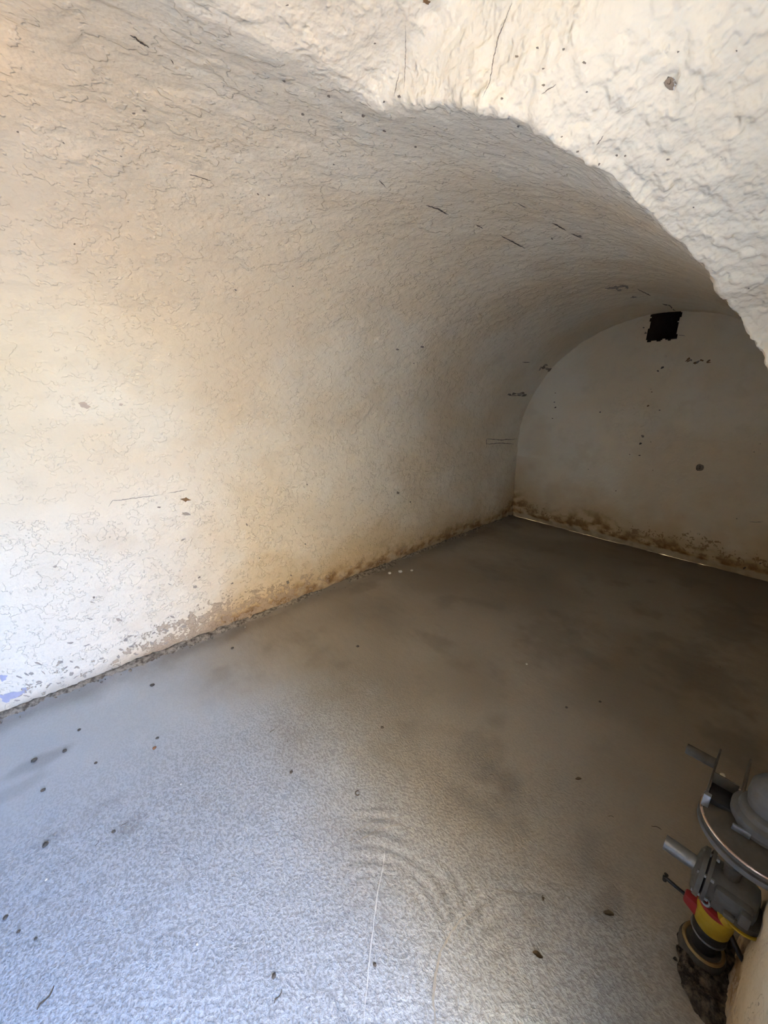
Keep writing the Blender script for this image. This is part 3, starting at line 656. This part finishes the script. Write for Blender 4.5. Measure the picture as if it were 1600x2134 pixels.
part('plate_rim', ring_bm(0.0925, 0.0025, (UX, UY, UZ + 0.008), Zd, 64, 6), M_COPPER, ub, 'worn bright rim')
part('neck', lathe_bm([(0.044, UZ + 0.012), (0.040, UZ + 0.030), (0.052, UZ + 0.036), (0.053, UZ + 0.052), (0.044, UZ + 0.056), (0.042, UZ + 0.066), (0.034, UZ + 0.072)], (UX, UY, 0), Zd, 48), M_GREY, ub)
part('dome', lathe_bm([(0.033, UZ + 0.070), (0.037, UZ + 0.092), (0.036, UZ + 0.118), (0.026, UZ + 0.136), (0.010, UZ + 0.143), (0.0, UZ + 0.144)], (UX, UY, 0), Zd, 40), M_GREY, ub, 'pale grey domed cap')
part('seal_tab', box_bm(UX - 0.050, UX - 0.046, UY + 0.015, UY + 0.042, UZ + 0.024, UZ + 0.038, 0.001), M_ZINC, ub, 'bright metal seal tab')
br = part('bracket', box_bm(UX - 0.01, UX + 0.135, UY + 0.086, UY + 0.090, UZ + 0.002, UZ + 0.045, 0.001), M_GREYD)
part('bracket_end', box_bm(UX - 0.020, UX - 0.010, UY + 0.080, UY + 0.092, UZ + 0.000, UZ + 0.040, 0.001), M_ZINC, br, 'bright metal bracket end')
part('bracket_arm', box_bm(UX + 0.045, UX + 0.049, UY + 0.045, UY + 0.087, UZ + 0.012, UZ + 0.048, 0.001), M_GREYD, br)
part('bracket_plate', box_bm(UX + 0.01, UX + 0.140, UY + 0.036, UY + 0.040, UZ + 0.020, UZ + 0.055, 0.001), M_GREYD, br)
part('bracket_box', box_bm(UX - 0.005, UX + 0.044, UY + 0.045, UY + 0.085, UZ + 0.008, UZ + 0.024, 0.002), M_BLACK, br)
part('inlet_stub', lathe_bm([(0.012, 0.0), (0.012, 0.055), (0.009, 0.055), (0.009, 0.04)], (UX + 0.12, UY + 0.089, UZ + 0.010), Yd, 20), M_GREYD)
# broken-out floor filled with dark rubble round the pipe
g = 56; gx, gy = np.meshgrid(np.linspace(0.86, 1.30, g), np.linspace(YW - 0.01, 0.02, g)); PD = np.stack([gx.ravel(), gy.ravel(), 0 * gx.ravel()], 1)
nn = fbm(PD * 9 + 3, 3); e = np.hypot((PD[:, 0] - 1.06) / 0.17, (PD[:, 1] + 0.15) / 0.12) + 0.22 * nn
PD[:, 2] = -0.020 + 0.034 * sstep(1.05, 0.55, e) + 0.014 * fbm(PD * 28, 3) * sstep(1.0, 0.7, e) - 0.01 * sstep(0.45, 0.2, np.hypot((PD[:, 0] - BX) / 0.1, (PD[:, 1] - BY) / 0.1))
iq = np.arange(g * g).reshape(g, g); qd = np.stack([iq[:-1, :-1], iq[:-1, 1:], iq[1:, 1:], iq[1:, :-1]], -1).reshape(-1, 4)
m = NT('dark_rubble'); c1 = m.noise(60, 4, 0.65)
M_RUBBLE = m.done(m.mix(m.rng(c1, 0.38, 0.68), (0.022, 0.016, 0.011), (0.12, 0.09, 0.062)), 0.95, m.bump(c1, 0.012))
rub = np_mesh('rubble', PD, qd, M_RUBBLE, parent=floor); rub['kind'] = 'stuff'; rub['label'] = 'dark crumbled rubble in the broken floor round the pipe'
bm = bmesh.new()
for k in range(46):
    x = min(1.16, max(0.97, random.gauss(1.05, 0.06))); y = random.uniform(YW + 0.005, -0.06); r = random.uniform(0.003, 0.009)
    v = bmesh.ops.create_icosphere(bm, subdivisions=1, radius=r, matrix=Matrix.Translation((x, y, 0.010 + r * 0.3)))['verts']
    for q in v: q.co += Vector((random.uniform(-1, 1), random.uniform(-1, 1), random.uniform(-1, 1))) * r * 0.35
o = bm_obj('stones', bm, M_RUBBLE, rub, smooth=False); o['kind'] = 'stuff'

# ------------------------------------------------------------------ litter on the floor: every bit its own thing
M_LEAF = simple('dry_leaf', (0.13, 0.085, 0.045), 0.8, scale=80, dirtk=0.3); M_TWIG = simple('twig_bark', (0.10, 0.07, 0.045), 0.9, scale=80)
M_STONE = simple('grit_dark', (0.11, 0.09, 0.07), 0.9, scale=120); M_CHIP = simple('white_chip', (0.74, 0.71, 0.64), 0.9, scale=120, dirtk=0.1); M_BROWN = simple('brown_grit', (0.24, 0.12, 0.06), 0.9, scale=120)
def floor_at(px, py):
    d = pix_dir(px, py); r = SURF[floor].ray_cast(CAM, d.normalized()); return r[0], (r[0] - CAM).dot(FWD) / F_PX
def litter(kind, px, py, size, ang, label, mat=None):
    p, mpp = floor_at(px, py); L = size * mpp * (0.85 if kind == 'leaf' else 1.0); bm = bmesh.new(); rot = random.uniform(0, 6.28) if ang is None else ang
    if kind == 'leaf':
        n = 7; rows = []
        for i in range(n):
            u = i / (n - 1); w = 0.24 * math.sin(math.pi * (0.08 + 0.84 * u)) * random.uniform(0.85, 1.1)
            rows.append([bm.verts.new(Vector((L * (u - 0.5), L * w * s_, L * (0.10 * abs(s_) ** 1.5 + 0.08 * math.sin(u * 5) + 0.03)))) for s_ in (-1, -0.4, 0.0, 0.4, 1)])
        for a, b in zip(rows, rows[1:]):
            for j in range(4): bm.faces.new((a[j], a[j + 1], b[j + 1], b[j]))
        lo = min(v.co.z for v in bm.verts)
        for v in bm.verts: v.co.z -= lo
        geo = bmesh.ops.solidify(bm, geom=bm.faces[:], thickness=0.0006); m_ = mat or M_LEAF
    elif kind == 'twig':
        pts = [Vector((L * (i / 5 - 0.5), L * 0.10 * math.sin(i * 1.3 + rot), L * 0.035 + L * 0.02 * math.sin(i * 2))) for i in range(6)]
        tube_bm(pts, L * 0.045, 7, bm, [0.7, 1, 1, 0.9, 0.8, 0.5]); m_ = mat or M_TWIG
    elif kind == 'curl':
        pts = [Vector((L * 0.4 * math.cos(i * 0.75), L * 0.4 * math.sin(i * 0.75), L * 0.08)) for i in range(7)]
        tube_bm(pts, L * 0.08, 7, bm); m_ = mat or M_TWIG
    else:
        v = bmesh.ops.create_icosphere(bm, subdivisions=2, radius=L * 0.5)['verts']
        for q in v:
            q.co = q.co * random.uniform(0.85, 1.12); q.co.z *= 0.55; q.co.x *= 1.15
        lo = min(q.co.z for q in v)
        for q in v: q.co.z -= lo
        m_ = mat or M_STONE
    bmesh.ops.rotate(bm, cent=(0, 0, 0), matrix=Matrix.Rotation(rot, 3, 'Z'), verts=bm.verts)
    o = bm_obj({'leaf': 'dry_leaf', 'twig': 'twig', 'curl': 'curled_shaving', 'stone': 'pebble', 'chip': 'plaster_chip'}[kind], bm, m_); o.location = p - Vector((0, 0, 0.0004))
    return tag(o, label, {'leaf': 'leaf', 'twig': 'twig', 'curl': 'shaving', 'stone': 'pebble', 'chip': 'plaster chip'}[kind])
LIT = [('leaf', 1120, 1991, 24, -1.1, 'narrow brown leaf lying right of the curved trowel ridge', None),
       ('leaf', 1205, 1624, 15, 2.4, 'small brown leaf on the dark middle of the floor', None),
       ('leaf', 1268, 1905, 24, 2.2, 'long dark leaf scrap between trowel marks and gas regulator', None),
       ('leaf', 1131, 1872, 13, 0.5, 'crumpled leaf scrap on the edge of the shadow', None),
       ('twig', 580, 2077, 22, 0.3, 'thick short twig near the bottom edge left of chalk line', None),
       ('twig', 97, 2080, 34, 0.6, 'bent thin twig in the bottom left corner of the floor', None),
       ('twig', 1272, 1701, 12, 2.2, 'tiny dark twig on the floor left of the regulator tubes', None),
       ('twig', 1367, 1724, 18, 2.0, 'thin stalk standing off beside the breather tube', None),
       ('twig', 567, 1523, 12, 0.2, 'short dark splinter on the floor below the stained wall foot', None),
       ('twig', 599, 1544, 9, 1.0, 'tiny splinter just right of the short dark splinter', None),
       ('twig', 1024, 1615, 11, 2.2, 'thin splinter at the upper edge of the dark smudge', None),
       ('twig', 260, 1717, 13, 0.1, 'small dark splinter left of the bright floor patch', None),
       ('twig', 203, 1757, 12, 1.0, 'small slanted splinter lower left, below another splinter', None),
       ('twig', 1500, 1390, 9, 0.4, 'faint splinter on the far right floor under the end wall', None),
       ('curl', 745, 1653, 12, 0.4, 'small curled dark shaving in the middle of the floor', None),
       ('stone', 322, 1560, 7, None, 'reddish brown grain on the floor near the left wall', 'B'),
       ('stone', 328, 1539, 6, None, 'dark grain just above the reddish brown grain', None),
       ('stone', 200, 1591, 6, None, 'dark grain between the wall foot and left smudges', None),
       ('stone', 607, 1610, 7, None, 'single dark pebble left of the curled shaving', None),
       ('stone', 237, 1734, 7, None, 'dark pebble beside the small splinters lower left', None),
       ('stone', 90, 1648, 8, None, 'dark pebble inside the left grey smudge', None),
       ('stone', 95, 1762, 10, None, 'flat dark crumb in the ring shaped smudge at left', None),
       ('stone', 72, 1586, 10, None, 'dark crumb in the upper left floor smudge', None),
       ('stone', 135, 1566, 8, None, 'dark crumb right of the upper left floor smudge', None),
       ('stone', 571, 2035, 9, None, 'dark pebble directly above the thick short twig', None),
       ('stone', 12, 1913, 8, None, 'dark pebble at the left frame edge, uppermost of three', None),
       ('stone', 39, 1942, 6, None, 'dark pebble at the left edge, middle of three', None),
       ('stone', 75, 1957, 6, None, 'dark pebble at the left edge, lowest of three', None),
       ('stone', 781, 2011, 7, None, 'dark pebble right of the chalk line', None),
       ('stone', 165, 1522, 6, None, 'dark grain nearest the crumbled wall foot at left', None),
       ('stone', 484, 1352, 6, None, 'dark grain under the flaking part of the wall foot', None),
       ('stone', 318, 1429, 8, None, 'dark crumb lying off the wall foot beside the flaking', None),
       ('stone', 745, 1348, 6, None, 'dark grain on the floor below the brown wall stain', None),
       ('stone', 796, 1517, 6, None, 'dark grain far up the floor above the curled shaving', None),
       ('stone', 1180, 1475, 5, None, 'tiny dark grain on the dark right half of floor', None),
       ('stone', 1250, 1463, 5, None, 'tiny dark grain right of another on dark floor', None),
       ('chip', 377, 1635, 4, None, 'tiny white plaster chip on the bluish floor, upper one', None),
       ('chip', 96, 1834, 5, None, 'tiny white plaster chip near the left frame edge', None),
       ('chip', 411, 1968, 5, None, 'tiny white chip in the brightest floor patch', None),
       ('chip', 1097, 1385, 5, None, 'tiny white chip on the dark floor before the end wall', None),
       ('chip', 1505, 1617, 9, None, 'yellowish chip lying just above the round regulator housing', None),
       ('chip', 812, 1196, 7, None, 'flat white flake by the wall foot, left of its row', None),
       ('chip', 834, 1193, 9, None, 'flat white flake by the wall foot, middle of its row', None),
       ('chip', 858, 1190, 6, None, 'flat white flake by the wall foot, right of its row', None)]
for kd, px, py, sz, an, lb, mt in LIT:
    litter(kd, px, py, sz, an, lb, M_CHIP if kd == 'chip' else (M_BROWN if mt == 'B' else None))
